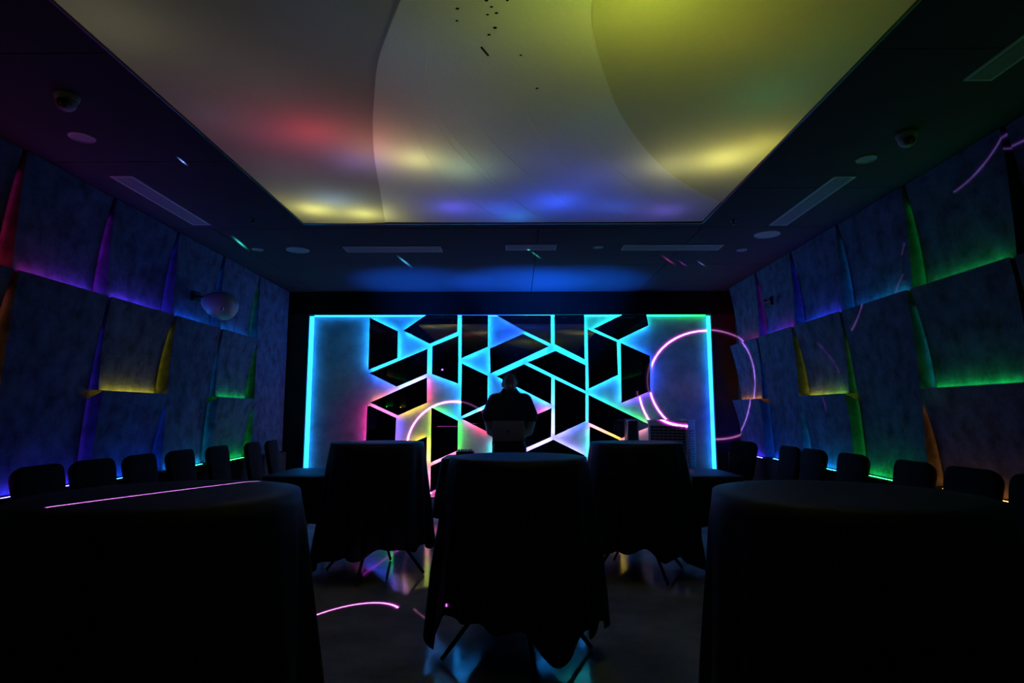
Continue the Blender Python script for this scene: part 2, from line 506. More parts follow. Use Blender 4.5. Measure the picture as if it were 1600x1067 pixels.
U3 = lambda a, b, c: [(Z2, ZT, a), (Z1, Z2, b), (Z0, Z1, c)]
U2 = lambda a, b: [(Z2, ZT, a), (Z0, Z2, b)]
ledges_l = [-1.25, -0.80, 0.11, 1.02, 1.92, 2.83, 3.735, 4.62, 5.53, 6.43, 7.37, 8.36]
cells_l = [U2(None, None), U3('g', 'y', None), U2('g', None), U3('y', 'g', None), U2(None, None), U3('r', 'o', 'u'),
           U2('mv', 'i'), U3('vi', 'y', 'w'), U2('wc', 'ct'), U3('c', 'g', 'g'), [(Z0, ZT, None)]]
wedges_l = {(1, Z2): 'g', (1, Z1): 'y', (2, Z0): 'g', (3, Z1): 'g', (3, Z2): 'y', (4, Z2): 'r',
            (5, Z2): 'rm', (5, Z1): 'or', (5, Z0): 'u',
            (6, Z2): 'u', (6, Z0): 'vi', (7, Z2): 'i', (7, Z1): 'y', (7, Z0): 'w', (8, Z2): 'wc', (8, Z0): 'tc',
            (9, Z2): 'g', (9, Z1): 'g', (9, Z0): 'g'}
side_wall(wall_left, XL, 1, ledges_l, cells_l, wedges_l)
ledges_r = [-1.25, -0.24, 0.68, 1.62, 2.54, 3.47, 4.41, 5.36, 6.30, 7.25, 8.20]
cells_r = [U2(None, None), U3('g', 'y', None), U2('g', None), U3('g', 'g', None), U2(None, None), U3('g', 'g', 'o'),
           U2('tc', 'g'), U3('iw', 'ey', 'tc'), U2('ui', 'cw'), U3('m', 'o', 'i')]
wedges_r = {(1, Z2): 'g', (1, Z1): 'y', (2, Z0): 'g', (3, Z1): 'g',
            (5, Z2): 'g', (5, Z1): 'tg', (5, Z0): 'o', (6, Z2): 'ct', (6, Z0): 'ge', (7, Z2): 'i', (7, Z1): 'ye', (7, Z0): 't',
            (8, Z2): 'mu', (8, Z0): 'cw', (9, Z2): 'r', (9, Z1): 'o', (9, Z0): 'i'}
side_wall(wall_right, XR, -1, ledges_r, cells_r, wedges_r)

# ------------------------------------------------------------------ ceiling: slab, panels with open joints, light box with stretch film
RX0, RX1, RY0, RY1 = -2.0, 1.73, -0.9, 5.32
cs = MB(); cs.box((XL - 0.15, YF - 0.15, 3.72), (XR + 0.15, YB + 0.15, 3.84))
ceiling = tag(cs.build('ceiling', M['dark_plaster']), 'dark ceiling with black panels around a glowing stretch film', kind='structure')
g = 0.004
def cpanel(x0, x1, y0, y1):
    part_box('ceiling_panel', (x0 + g, y0 + g, ZC), (x1 - g, y1 - g, ZC + 0.02), M['ceiling'], ceiling)
for a, b in ((YF, 1.2), (1.2, 2.67), (2.67, 3.92), (3.92, 5.42)): cpanel(XL, RX0, a, b)
for a, b in ((YF, 1.2), (1.2, 2.67), (2.67, 4.44), (4.44, 5.42)): cpanel(RX1, XR, a, b)
cpanel(RX0, RX1, YF, RY0)
cpanel(RX0, RX1, RY1, 5.42)
for a, b in ((XL, -2.90), (-2.90, 0.206)): cpanel(a, b, 5.42, 8.40)
for a, b in ((0.206, 1.75), (1.75, XR)):
    cpanel(a, b, 5.42, 6.80); cpanel(a, b, 6.80, 8.40)
# light box above the film
lb = MB()
zl0, zl1 = ZC + 0.02, 3.66
lb.box((RX0 - 0.03, RY0, zl0), (RX0, RY1, zl1)); lb.box((RX1, RY0, zl0), (RX1 + 0.03, RY1, zl1))
lb.box((RX0, RY0 - 0.03, zl0), (RX1, RY0, zl1)); lb.box((RX0, RY1, zl0), (RX1, RY1 + 0.03, zl1))
lb.box((RX0, RY0, zl1), (RX1, RY1, zl1 + 0.03))
lb.build('light_box', M['lightbox'], ceiling)
# thin black profile holding the film
pf = MB()
for a, b in (((RX0, RY0), (RX0 + 0.012, RY1)), ((RX1 - 0.012, RY0), (RX1, RY1)), ((RX0, RY0), (RX1, RY0 + 0.012)), ((RX0, RY1 - 0.02), (RX1, RY1))):
    pf.box((a[0], a[1], ZC), (b[0], b[1], ZC + 0.03))
pf.build('film_profile', M['black_plastic'], ceiling)

C1 = [(0.95, -0.9), (0.40, 0.3), (-0.05, 1.3), (-0.43, 2.16), (-0.5, 2.31), (-0.6, 2.52), (-0.71, 2.77), (-0.8, 3.07), (-0.9, 3.44), (-1.0, 3.9), (-1.1, 4.5), (-1.24, 5.32)]
C2 = [(1.5, -0.9), (0.65, 0.6), (0.40, 1.5), (0.33, 2.17), (0.33, 2.32), (0.35, 2.49), (0.4, 2.68), (0.49, 2.96), (0.62, 3.3), (0.84, 3.72), (1.11, 4.14), (1.44, 4.52), (1.73, 4.78)]
def interp(C, y):
    if y <= C[0][1]: return C[0][0]
    for i in range(len(C) - 1):
        (x0, y0), (x1, y1) = C[i], C[i + 1]
        if y <= y1:
            # catmull-rom
            xm = C[i - 1][0] - 0 if i > 0 else 2 * x0 - x1
            ym = C[i - 1][1] if i > 0 else 2 * y0 - y1
            xp = C[i + 2][0] if i + 2 < len(C) else 2 * x1 - x0
            yp = C[i + 2][1] if i + 2 < len(C) else 2 * y1 - y0
            t = (y - y0) / (y1 - y0)
            m0 = (x1 - xm) / (y1 - ym) * (y1 - y0); m1 = (xp - x0) / (yp - y0) * (y1 - y0)
            return (2*t**3 - 3*t**2 + 1) * x0 + (t**3 - 2*t**2 + t) * m0 + (-2*t**3 + 3*t**2) * x1 + (t**3 - t**2) * m1
    return C[-1][0]
ZF = ZC + 0.018
def film(name, fa, fb, y0, y1, mat, dz, ny=80, nx=10):
    m = MB(); vs_, fs = [], []
    for j in range(ny + 1):
        y = y0 + (y1 - y0) * j / ny
        a, b = fa(y), fb(y)
        for i in range(nx + 1):
            u = i / nx
            sag = 0.012 * math.sin(math.pi * u)
            vs_.append((a + (b - a) * u, y, ZF + dz - sag * 0.4))
    for j in range(ny):
        for i in range(nx):
            k = j * (nx + 1) + i
            fs.append((k, k + 1, k + nx + 2, k + nx + 1))
    m.add(vs_, fs)
    return m.build(name, mat, ceiling, smooth=True)
c1 = lambda y: max(RX0 + 0.02, min(RX1 - 0.02, interp(C1, y)))
c2 = lambda y: min(RX1 - 0.005, interp(C2, y))
tag(film('stretch_film', lambda y: RX0, lambda y: c1(y) + 0.01, RY0, RY1, M['film_l'], -0.006), 'darker left sheet of the glowing stretch film')
tag(film('stretch_film', c1, lambda y: c2(y) if y < 4.78 else RX1, RY0, RY1, M['film_m'], 0.0), 'pale middle sheet of the glowing stretch film')
tag(film('stretch_film', lambda y: c2(y) - 0.008, lambda y: RX1, RY0, 4.78, M['film_r'], -0.006), 'olive right sheet of the glowing stretch film')
# faint welded creases running across the middle sheet
for pts in ([(-0.41, 2.1), (-0.43, 2.57), (-0.47, 2.89), (-0.45, 3.37), (-0.30, 3.91), (-0.04, 4.65), (0.25, 5.25)],
            [(-0.52, 3.2), (-0.42, 3.75), (-0.2, 4.35), (0.1, 4.95), (0.25, 5.2)],
            [(-0.30, 3.2), (-0.12, 3.75), (0.14, 4.3), (0.5, 4.95), (0.62, 5.2)],
            [(0.0, 3.05), (0.1, 3.45), (0.36, 4.05), (0.72, 4.7), (0.95, 5.1)],
            [(0.20, 2.9), (0.32, 3.3), (0.6, 3.9), (0.98, 4.5), (1.2, 4.8)],
            [(-0.66, 3.3), (-0.62, 3.9), (-0.48, 4.5), (-0.2, 5.1)]):
    m = MB()
    PTS = []
    for i in range(len(pts) - 1):
        for k in range(5):
            yy = pts[i][1] + (pts[i + 1][1] - pts[i][1]) * k / 5
            PTS.append((interp(pts, yy), yy, ZF - 0.0065))
    PTS.append((pts[-1][0], pts[-1][1], ZF - 0.0065))
    m.tube(PTS, 0.0016, 5)
    m.build('film_crease', M['seam'], ceiling)
# coloured lamps in the light box, pointing at nothing: bare bulbs above the film
def lamp(x, y, h, col, w, r=0.05):
    d = bpy.data.lights.new('film_lamp', 'POINT')
    d.color = col; d.energy = w * FILM_LAMP; d.shadow_soft_size = r
    o = bpy.data.objects.new('film_lamp', d)
    o.location = (x, y, ZF + h)
    link(o, ceiling)
for a in [
    # broad olive glow at the front right
    (0.55, 2.28, 0.36, (0.90, 1.0, 0.06), 3.5), (1.0, 2.5, 0.40, (1.0, 0.85, 0.05), 0.7), (0.12, 2.35, 0.36, (0.6, 0.85, 0.12), 0.6), (0.6, 1.4, 0.5, (0.85, 1.0, 0.08), 1.5),
    # yellow at the right edge
    (1.44, 3.92, 0.20, (1.0, 0.92, 0.22), 2.48), (1.12, 4.02, 0.20, (1.0, 0.95, 0.40), 0.70), (1.62, 3.72, 0.18, (1.0, 0.85, 0.12), 0.78),
    # yellow and orange in the middle sheet
    (-0.70, 3.93, 0.20, (1.0, 0.92, 0.25), 1.25), (-0.98, 3.80, 0.24, (1.0, 0.38, 0.22), 0.91), (-0.40, 4.08, 0.24, (0.45, 0.85, 0.5), 0.70),
    # pale yellow at the far left corner
    (-1.76, 4.92, 0.16, (1.0, 0.92, 0.20), 2.63), (-1.36, 5.04, 0.16, (1.0, 0.92, 0.20), 2.33), (-1.52, 4.70, 0.18, (0.30, 0.6, 1.0), 0.93),
    # red, violet
    (-1.28, 3.50, 0.22, (1.0, 0.05, 0.09), 1.32), (-1.55, 3.58, 0.26, (0.8, 0.08, 0.22), 0.55), (-1.12, 3.95, 0.20, (0.12, 0.15, 1.0), 0.62), (-0.95, 3.60, 0.22, (1.0, 0.22, 0.08), 0.31),
    # blue towards the back
    (0.34, 4.76, 0.22, (0.02, 0.10, 1.0), 2.18), (-0.55, 4.90, 0.18, (0.12, 0.10, 1.0), 1.01), (0.0, 5.14, 0.14, (0.04, 0.35, 1.0), 0.37), (-0.15, 4.95, 0.2, (0.03, 0.14, 1.0), 0.84),
    (0.55, 4.25, 0.30, (0.06, 0.12, 1.0), 0.60), (1.3, 5.0, 0.20, (0.25, 0.15, 1.0), 0.58), (0.85, 4.9, 0.2, (0.05, 0.15, 1.0), 0.58), (0.2, 3.9, 0.3, (0.12, 0.15, 0.9), 0.27),
    # dim greys and greens
    (-0.45, 2.75, 0.40, (0.45, 0.55, 1.0), 0.30), (-0.30, 3.3, 0.35, (0.5, 0.65, 0.8), 0.16), (0.5, 3.4, 0.35, (0.15, 0.55, 0.6), 0.18),
    (-1.85, 2.45, 0.35, (1.0, 0.92, 0.40), 0.65), (-1.35, 2.95, 0.40, (0.6, 0.75, 0.7), 0.29), (-0.85, 2.45, 0.35, (0.15, 0.30, 0.8), 0.22),
    (1.40, 3.10, 0.30, (0.06, 0.75, 0.35), 0.43), (1.5, 2.6, 0.3, (0.3, 0.7, 0.12), 0.18), (-1.75, 4.1, 0.25, (0.75, 0.5, 0.7), 0.16), (-1.8, 3.3, 0.28, (0.6, 0.55, 0.7), 0.20),
    (-0.9, 1.2, 0.45, (0.7, 0.8, 1.0), 0.29), (1.0, 0.3, 0.45, (0.9, 0.9, 0.4), 0.36)]:
    lamp(*a)

# litter caught on the film
tw = MB(); tw.bar((-0.1715, 2.651, ZF - 0.011), (-0.1408, 2.7186, ZF - 0.011), 0.004, 0.003)
tag(tw.build('stick', M['debris']), 'short dark stick caught on the pale ceiling film', 'stick')
for (x, y, s) in ((-0.26, 2.38, 0.006), (-0.13, 2.33, 0.006), (-0.11, 2.37, 0.005), (-0.13, 2.42, 0.005), (-0.09, 2.41, 0.006), (-0.10, 2.51, 0.007), (-0.13, 2.56, 0.006), (-0.27, 2.46, 0.005), (-0.04, 2.33, 0.005), (0.02, 2.72, 0.005), (0.11, 3.02, 0.006)):
    sp = MB(); sp.ball((x, y, ZF - 0.009), (s * 1.5, s, s * 0.6), 6, 4)
    tag(sp.build('dark_speck', M['debris']), 'tiny dark speck lying on the ceiling film near the stick', 'speck', 'specks on the ceiling film')

# ------------------------------------------------------------------ ceiling fittings
def vent(x0, x1, y0, y1, along, label, nsl=7):
    t = empty('slot_vent', ((x0 + x1) / 2, (y0 + y1) / 2, ZC))
    tag(t, label, 'vent', 'slot vents in the ceiling')
    hx, hy = (x1 - x0) / 2, (y1 - y0) / 2
    f = MB(); w = 0.014
    f.box((-hx, -hy, -0.008), (hx, -hy + w, 0)); f.box((-hx, hy - w, -0.008), (hx, hy, 0))
    f.box((-hx, -hy + w, -0.008), (-hx + w, hy - w, 0)); f.box((hx - w, -hy + w, -0.008), (hx, hy - w, 0))
    f.build('frame', M['fitting'], t)
    b = MB(); b.box((-hx + w, -hy + w, -0.001), (hx - w, hy - w, 0.0)); b.build('backing', M['dark_plaster'], t)
    s = MB()
    span = (2 * hx if along == 'y' else 2 * hy) - 2 * w
    pit = span / nsl
    if along == 'y': s.box((-pit * 0.30, -hy + w, -0.006), (pit * 0.30, hy - w, -0.0012))
    else: s.box((-hx + w, -pit * 0.30, -0.006), (hx - w, pit * 0.30, -0.0012))
    me = s.mesh('slat'); me.materials.append(M['slat'])
    for k in range(nsl):
        o = -span / 2 + pit * (k + 0.5)
        shared('slat', me, t, (o, 0, 0) if along == 'y' else (0, o, 0))
vent(-3.02, -2.85, 4.155, 5.295, 'y', 'long slot vent in the left strip of ceiling')
vent(2.355, 2.52, 4.21, 5.35, 'y', 'long slot vent in the right ceiling beyond the round speaker')
vent(2.355, 2.505, 1.80, 2.94, 'y', 'slot vent at the upper right edge of the view', 9)
vent(-1.845, -0.805, 6.02, 6.235, 'x', 'wide slot vent left of centre near the back wall')
vent(-0.12, 0.415, 5.965, 6.17, 'x', 'short slot vent in the centre near the back wall')
vent(1.12, 2.16, 5.99, 6.185, 'x', 'wide slot vent right of centre near the back wall')

def roundel(x, y, r, label, name, cat, group):
    t = empty(name, (x, y, ZC)); tag(t, label, cat, group)
    m = MB(); m.lathe([(r, 0), (r, -0.006), (r * 0.96, -0.010), (r * 0.84, -0.010), (r * 0.82, -0.004)], 36, close=False); m.build('trim_ring', M['fitting'], t, smooth=True)
    m = MB(); m.lathe([(r * 0.83, -0.0045), (r * 0.5, -0.007), (0.002, -0.008)], 36, close=False); m.build('grille', M['grille_cloth'], t, smooth=True)
roundel(-2.36, 6.15, 0.12, 'large round ceiling speaker left of the wide back vent', 'ceiling_speaker', 'speaker', 'round ceiling speakers')
roundel(2.46, 5.64, 0.12, 'large round ceiling speaker at the far end of the right vent', 'ceiling_speaker', 'speaker', 'round ceiling speakers')
roundel(-2.77, 3.54, 0.076, 'small round downlight below the left dome camera', 'downlight', 'downlight', 'small round downlights')
roundel(-2.78, 6.12, 0.060, 'small round downlight in the left back corner of the ceiling', 'downlight', 'downlight', 'small round downlights')
roundel(2.42, 6.19, 0.055, 'small round downlight beside the far right ceiling speaker', 'downlight', 'downlight', 'small round downlights')
roundel(0.86, 6.07, 0.055, 'small round downlight between the centre and right back vents', 'downlight', 'downlight', 'small round downlights')
roundel(2.415, 3.91, 0.066, 'small round downlight below the right dome camera', 'downlight', 'downlight', 'small round downlights')

def dome_camera(x, y, rz, label):
    t = empty('dome_camera', (x, y, ZC), rz); tag(t, label, 'camera', 'dome cameras')
    m = MB(); m.lathe([(0.062, 0), (0.062, -0.012), (0.056, -0.030), (0.050, -0.036)], 28); m.build('base', M['slat'], t, smooth=True)
    m = MB(); m.ball((0, 0, -0.046), (0.050, 0.050, 0.046), 20, 14); m.build('housing', M['slat'], t, smooth=True)
    m = MB(); m.ball((0, -0.024, -0.058), (0.034, 0.032, 0.034), 18, 12); m.build('lens_dome', M['black_plastic'], t, smooth=True)
dome_camera(-2.49, 3.05, 0.2, 'dome camera with black eye on the left ceiling')
dome_camera(2.45, 3.54, -0.2, 'dome camera with black eye on the right ceiling')
for x, y, lab in ((-2.39, 5.14, 'small dark sprinkler head beside the left corner of the film'), (1.98, 5.23, 'small dark sprinkler head beside the right corner of the film')):
    t = empty('sprinkler', (x, y, ZC)); tag(t, lab, 'sprinkler', 'ceiling sprinklers')
    m = MB(); m.lathe([(0.03, 0), (0.03, -0.004), (0.012, -0.008), (0.009, -0.03)], 16); m.build('escutcheon', M['black_metal'], t)
    m = MB(); m.lathe([(0.018, -0.038), (0.018, -0.041)], 12); m.build('deflector', M['black_metal'], t)

# ------------------------------------------------------------------ tables
def angdiff(a, b): return abs((a - b + math.pi) % (2 * math.pi) - math.pi)
def tablecloth(name, cx, cy, zt, R, corners, hem, flare, seed, label, group):
    rnd = random.Random(seed)
    ph = [rnd.uniform(0, 6.28) for _ in range(6)]
    NT, ND, NR = 176, 26, 5
    m = MB(); vs_, fs = [], []
    vs_.append((0, 0, zt))
    def prof(th):
        c = 0.0
        for (a, amp, wd) in corners:
            c = max(c, amp * math.exp(-(angdiff(th, math.radians(a)) / math.radians(wd)) ** 2))
        return c
    for j in range(1, NR + 1):
        r = R * j / NR
        for k in range(NT):
            th = 2 * math.pi * k / NT
            vs_.append((r * math.cos(th), r * math.sin(th), zt + (0 if j < NR else -0.003)))
    for j in range(1, ND + 1):
        t = j / ND
        for k in range(NT):
            th = 2 * math.pi * k / NT
            c = prof(th)
            zh = hem - c * (hem - 0.02) + 0.02 * math.sin(5 * th + ph[0]) + 0.012 * math.sin(13 * th + ph[1])
            zh = max(0.012, zh)
            s = t ** 1.15
            fold = (0.020 * math.sin(8 * th + ph[2]) + 0.016 * math.sin(13 * th + ph[3] + 1.2 * t) + 0.010 * math.sin(21 * th + ph[4]))
            r = R + 0.010 * min(1, t * 8) + flare * s * (0.45 + 1.0 * c) + fold * min(1, 1.6 * t)
            vs_.append((r * math.cos(th), r * math.sin(th), zt - 0.006 - (zt - 0.006 - zh) * t))
    for k in range(NT): fs.append((0, 1 + k, 1 + (k + 1) % NT))
    for j in range(NR + ND - 1):
        for k in range(NT):
            a = 1 + j * NT + k; b = 1 + j * NT + (k + 1) % NT
            fs.append((a, a + NT, b + NT, b))
    m.add(vs_, fs)
    o = m.build(name, M['cloth'], None, smooth=True)
    o.location = (cx, cy, 0)
    s = o.modifiers.new('thickness', 'SOLIDIFY'); s.thickness = 0.003; s.offset = 1
    tag(o, label, 'tablecloth', group)
    return o
def cocktail_table(cx, cy, zt, R, rz, label, reach=0.43):
    t = empty('cocktail_table', (cx, cy, 0), math.radians(rz)); tag(t, label, 'table', 'tall round cocktail tables')
    m = MB(); m.lathe([(R - 0.012, zt - 0.03), (R - 0.006, zt - 0.028), (R - 0.006, zt - 0.006), (R - 0.012, zt - 0.004)], 48); m.build('tabletop', M['wood'], t, smooth=False)
    m = MB(); m.tube([(0, 0, 0.42), (0, 0, zt - 0.03)], 0.03, 14); m.build('pole', M['black_metal'], t)
    lm = MB(); lm.tube([(0.02, 0, 0.52), (reach * 0.72, 0, 0.16), (reach, 0, 0.012)], [0.014, 0.013, 0.012], 8)
    me = lm.mesh('leg'); me.materials.append(M['black_metal'])
    for k in range(4): shared('leg', me, t, None, (0, 0, math.pi / 2 * k))
    return t
TC = 'black cloths on cocktail tables'
spec = [
    # cx, cy, corners(angle, amount, width), hem, flare, seed, leg turn, word
    (0.005, 3.50, [(190, 0.80, 16), (294, 0.74, 14), (2, 0.60, 18), (98, 0.6, 25), (330, 0.40, 10)], 0.29, 0.09, 3, 12, 'at the centre in front of the laptop'),
    (-1.22, 5.22, [(205, 0.85, 30), (115, 0.6, 25), (20, 0.35, 20), (262, 0.2, 14)], 0.26, 0.11, 8, -6, 'left of the centre aisle towards the back'),
    (1.04, 5.24, [(338, 0.8, 28), (285, 0.35, 12), (190, 0.6, 25), (90, 0.6, 25)], 0.27, 0.11, 12, 20, 'right of the centre aisle, before the white cooler'),
    (-1.10, 1.88, [(20, 0.5, 25), (110, 0.6, 25), (200, 0.6, 25), (290, 0.6, 25)], 0.20, 0.10, 21, 30, 'at the near left with a laser line across it'),
    (1.03, 1.90, [(60, 0.6, 25), (150, 0.3, 25), (240, 0.6, 25), (330, 0.6, 25)], 0.20, 0.07, 30, 30, 'in the near right corner of the view'),
]
for (cx, cy, corners, hem, flare, seed, rz, word) in spec:
    cocktail_table(cx, cy, 1.095, 0.392, rz, 'tall round table ' + word)
    tablecloth('tablecloth', cx, cy, 1.10, 0.395, corners, hem, flare, seed, 'black cloth on the round table ' + word, TC)

def box_cloth(x0, x1, y0, y1, zt, hem, flare, seed):
    """cloth over a rectangular table: rounded rectangle outline swept down with folds"""
    rnd = random.Random(seed); ph = [rnd.uniform(0, 6.28) for _ in range(4)]
    hx, hy = (x1 - x0) / 2, (y1 - y0) / 2
    n = 120; ol = []
    for k in range(n):
        th = 2 * math.pi * k / n
        c, s = math.cos(th), math.sin(th)
        q = (abs(c / hx) ** 14 + abs(s / hy) ** 14) ** (-1 / 14)
        ol.append((q * c, q * s, th))
    m = MB(); vs_ = [(0, 0, zt)]; fs = []
    for r in (0.5, 0.985, 1.0):
        for (x, y, th) in ol: vs_.append((x * r, y * r, zt - (0.004 if r == 1.0 else 0)))
    ND = 14
    for j in range(1, ND + 1):
        t = j / ND
        for (x, y, th) in ol:
            L_ = math.hypot(x, y)
            cor = abs(math.sin(2 * th)) ** 2
            f = flare * t * (0.3 + cor) + (0.012 * math.sin(15 * th + ph[0]) + 0.010 * math.sin(24 * th + ph[1])) * min(1, 1.6 * t)
            zh = hem - 0.07 * cor + 0.012 * math.sin(7 * th + ph[2])
            vs_.append((x * (1 + f / L_), y * (1 + f / L_), zt - 0.01 - (zt - 0.01 - zh) * t))
    for k in range(n): fs.append((0, 1 + k, 1 + (k + 1) % n))
    for j in range(ND + 2):
        for k in range(n):
            a = 1 + j * n + k; b = 1 + j * n + (k + 1) % n
            fs.append((a, a + n, b + n, b))
    m.add(vs_, fs)
    o = m.build('tablecloth', M['cloth'], None, smooth=True)
    o.location = ((x0 + x1) / 2, (y0 + y1) / 2, 0)
    s = o.modifiers.new('thickness', 'SOLIDIFY'); s.thickness = 0.003; s.offset = 1
    return o
def rect_table(x0, x1, y0, y1, zt, label, name='side_table'):
    cx, cy = (x0 + x1) / 2, (y0 + y1) / 2
    hx, hy = (x1 - x0) / 2 - 0.012, (y1 - y0) / 2 - 0.012
    t = empty(name, (cx, cy, 0)); tag(t, label, 'table')
    m = MB(); m.box((-hx, -hy, zt - 0.03), (hx, hy, zt - 0.006)); m.build('tabletop', M['wood'], t)
    lm = MB(); lm.tube([(0, 0, 0), (0, 0, zt - 0.03)], 0.015, 8)
    me = lm.mesh('leg'); me.materials.append(M['black_metal'])
    for sx in (-1, 1):
        for sy in (-1, 1): shared('leg', me, t, (sx * (hx - 0.06), sy * (hy - 0.06), 0))
    for sx in (-1, 1):
        ap = MB(); ap.bar((sx * (hx - 0.06), -hy + 0.06, 0.2), (sx * (hx - 0.06), hy - 0.06, 0.2), 0.01, 0.01)
        ap.build('stretcher', M['black_metal'], t)
rect_table(-2.42, -1.76, 5.66, 6.55, 0.75, 'low table under a dark cloth beside the left chairs')
tag(box_cloth(-2.43, -1.75, 5.65, 6.56, 0.755, 0.36, 0.03, 4), 'dark cloth hanging over the low table beside the left chairs', 'tablecloth', 'cloths on the low tables')
rect_table(1.66, 2.14, 5.70, 6.50, 0.75, 'low table under a dark cloth beside the right chairs')
tag(box_cloth(1.65, 2.15, 5.69, 6.51, 0.755, 0.34, 0.03, 5), 'dark cloth hanging over the low table beside the right chairs', 'tablecloth', 'cloths on the low tables')
rect_table(-0.76, 0.60, 6.02, 6.62, 0.89, 'trestle table under a black cloth carrying the laptop', 'trestle_table')
tag(box_cloth(-0.77, 0.61, 6.01, 6.63, 0.895, 0.36, 0.09, 6), 'black cloth over the table that carries the laptop', 'tablecloth')

# ------------------------------------------------------------------ chairs along the walls
def rounded_pad(w, h, th, rad, taper, n=7):
    """upright pad in the x-z plane, thickness along y, base at z=0"""
    ol = []
    for (cx, cz, a0) in ((w/2 - rad, h - rad, 0), (-w/2 + rad, h - rad, 90), (-w/2 + rad*0.7, rad*0.7, 180), (w/2 - rad*0.7, rad*0.7, 270)):
        rr = rad if a0 < 180 else rad * 0.7
        for k in range(n):
            a = math.radians(a0 + 90 * k / (n - 1))
            ol.append((cx + rr * math.cos(a), cz + rr * math.sin(a)))
    m = MB(); vs_, fs = [], []
    N = len(ol)
    for (y, s) in ((-th/2, 0.90), (-th/2 * 0.75, 0.975), (0, 1.0), (th/2 * 0.75, 0.975), (th/2, 0.90)):
        for (x, z) in ol:
            zz = h/2 + (z - h/2) * s
            k = 1 - taper * (1 - zz / h)
            bow = 0.030 * (1 - (2 * x / w) ** 2)
            vs_.append((x * s * k, y + bow, zz))
    for j in range(4):
        for k in range(N):
            a = j * N + k; b = j * N + (k + 1) % N
            fs.append((a, b, b + N, a + N))
    fs.append(tuple(reversed(range(N)))); fs.append(tuple(4 * N + k for k in range(N)))
    m.add(vs_, fs)
    return m
def make_chair():
    """faces +y; the back is at y = 0"""
    t = empty('banquet_chair')
    bk = rounded_pad(0.45, 0.46, 0.055, 0.085, 0.16)
    b = bk.build('backrest', M['upholstery'], t, smooth=True)
    b.location = (0, 0.075, 0.56); b.rotation_euler = (math.radians(11), 0, 0)
    s = rounded_pad(0.45, 0.44, 0.07, 0.06, 0.0)
    so = s.build('seat', M['upholstery'], t, smooth=True)
    so.location = (0, 0.09, 0.43); so.rotation_euler = (math.radians(-90), 0, 0)
    for sx in (-1, 1):
        m = MB(); m.tube([(sx * 0.19, 0.50, 0.42), (sx * 0.205, 0.53, 0.0)], 0.011, 8); m.build('leg', M['black_metal'], t)
        m = MB(); m.tube([(sx * 0.17, 0.05, 0.80), (sx * 0.19, 0.10, 0.44), (sx * 0.205, 0.03, 0.0)], 0.011, 8); m.build('leg', M['black_metal'], t)
    m = MB(); m.tube([(-0.195, 0.48, 0.395), (0.195, 0.48, 0.395)], 0.009, 8); m.tube([(-0.195, 0.11, 0.395), (0.195, 0.11, 0.395)], 0.009, 8)
    m.tube([(-0.195, 0.11, 0.395), (-0.195, 0.48, 0.395)], 0.009, 8); m.tube([(0.195, 0.11, 0.395), (0.195, 0.48, 0.395)], 0.009, 8)
    m.build('seat_frame', M['black_metal'], t)
    return t
proto = None
def chair(x, y, rz, label, group):
    global proto
    if proto is None:
        proto = make_chair(); t = proto
    else:
        t = copy_tree(proto)
    t.location = (x, y, 0); t.rotation_euler = (0, 0, math.radians(rz))
    tag(t, label, 'chair', group)
GL, GR = 'black chairs along the left wall', 'black chairs along the right wall'
ordl = ['nearest', 'second', 'third', 'fourth', 'fifth', 'sixth', 'farthest']
for i, (y, rz) in enumerate(((3.89, -88), (4.39, -92), (4.93, -88), (5.52, -90), (6.20, -90), (6.98, -86), (7.52, -84))):
    chair(-3.125 if i < 5 else -3.11, y, rz, ordl[i] + ' black upholstered chair from the viewer along the left wall', GL)
for i, (y, rz) in enumerate(((3.25, 90), (3.76, 92), (4.30, 88), (5.07, 90), (5.72, 90), (6.22, 90), (7.30, 112))):
    chair(2.83 if i < 6 else 2.76, y, rz, ordl[i] + ' black upholstered chair from the viewer along the right wall', GR)

# ------------------------------------------------------------------ person behind the table
def blob(mb, name, mat, parent, voxel=0.012, smooth=6):
    """one continuous skin over the shapes in mb"""
    me = mb.mesh(name)
    o = bpy.data.objects.new(name, me); COL.objects.link(o)
    r = o.modifiers.new('remesh', 'REMESH'); r.mode = 'VOXEL'; r.voxel_size = voxel; r.use_smooth_shade = True
    s = o.modifiers.new('smooth', 'SMOOTH'); s.iterations = smooth; s.factor = 0.5
    dg = bpy.context.evaluated_depsgraph_get()
    nm = bpy.data.meshes.new_from_object(o.evaluated_get(dg))
    nm.name = name
    o.modifiers.clear(); o.data = nm; bpy.data.meshes.remove(me)
    nm.materials.clear(); nm.materials.append(mat)
    o.parent = parent
    return o
pers = empty('person', (-0.085, 6.86, 0))
pers.scale = (1.04, 1.04, 1.036)
tag(pers, 'person in a dark polo shirt looking down at the laptop', 'person')
def limb(m, pts):
    for (p, r), (q, s) in zip(pts[:-1], pts[1:]): m.capsule(p, r, q, s)
b = MB()
Rx = Matrix.Rotation(math.radians(22), 3, 'X')
b.ball((0, -0.035, 1.645), (0.076, 0.092, 0.108), 18, 14, Rx)            # skull
b.ball((0, -0.080, 1.585), (0.056, 0.055, 0.062), 14, 10, Rx)            # jaw
b.capsule((0, -0.125, 1.635), 0.011, (0, -0.150, 1.600), 0.015)          # nose
b.ball((0, -0.135, 1.568), (0.026, 0.012, 0.008))                        # lips
for sx in (-1, 1):
    b.ball((sx * 0.030, -0.118, 1.648), (0.016, 0.010, 0.010))           # brow and lids
    b.ball((sx * 0.080, -0.020, 1.625), (0.014, 0.024, 0.034))           # ears
b.capsule((0, -0.02, 1.57), 0.058, (0, 0.02, 1.46), 0.066)               # neck
b.ball((0, 0.02, 1.30), (0.17, 0.105, 0.22), 18, 12)                     # chest
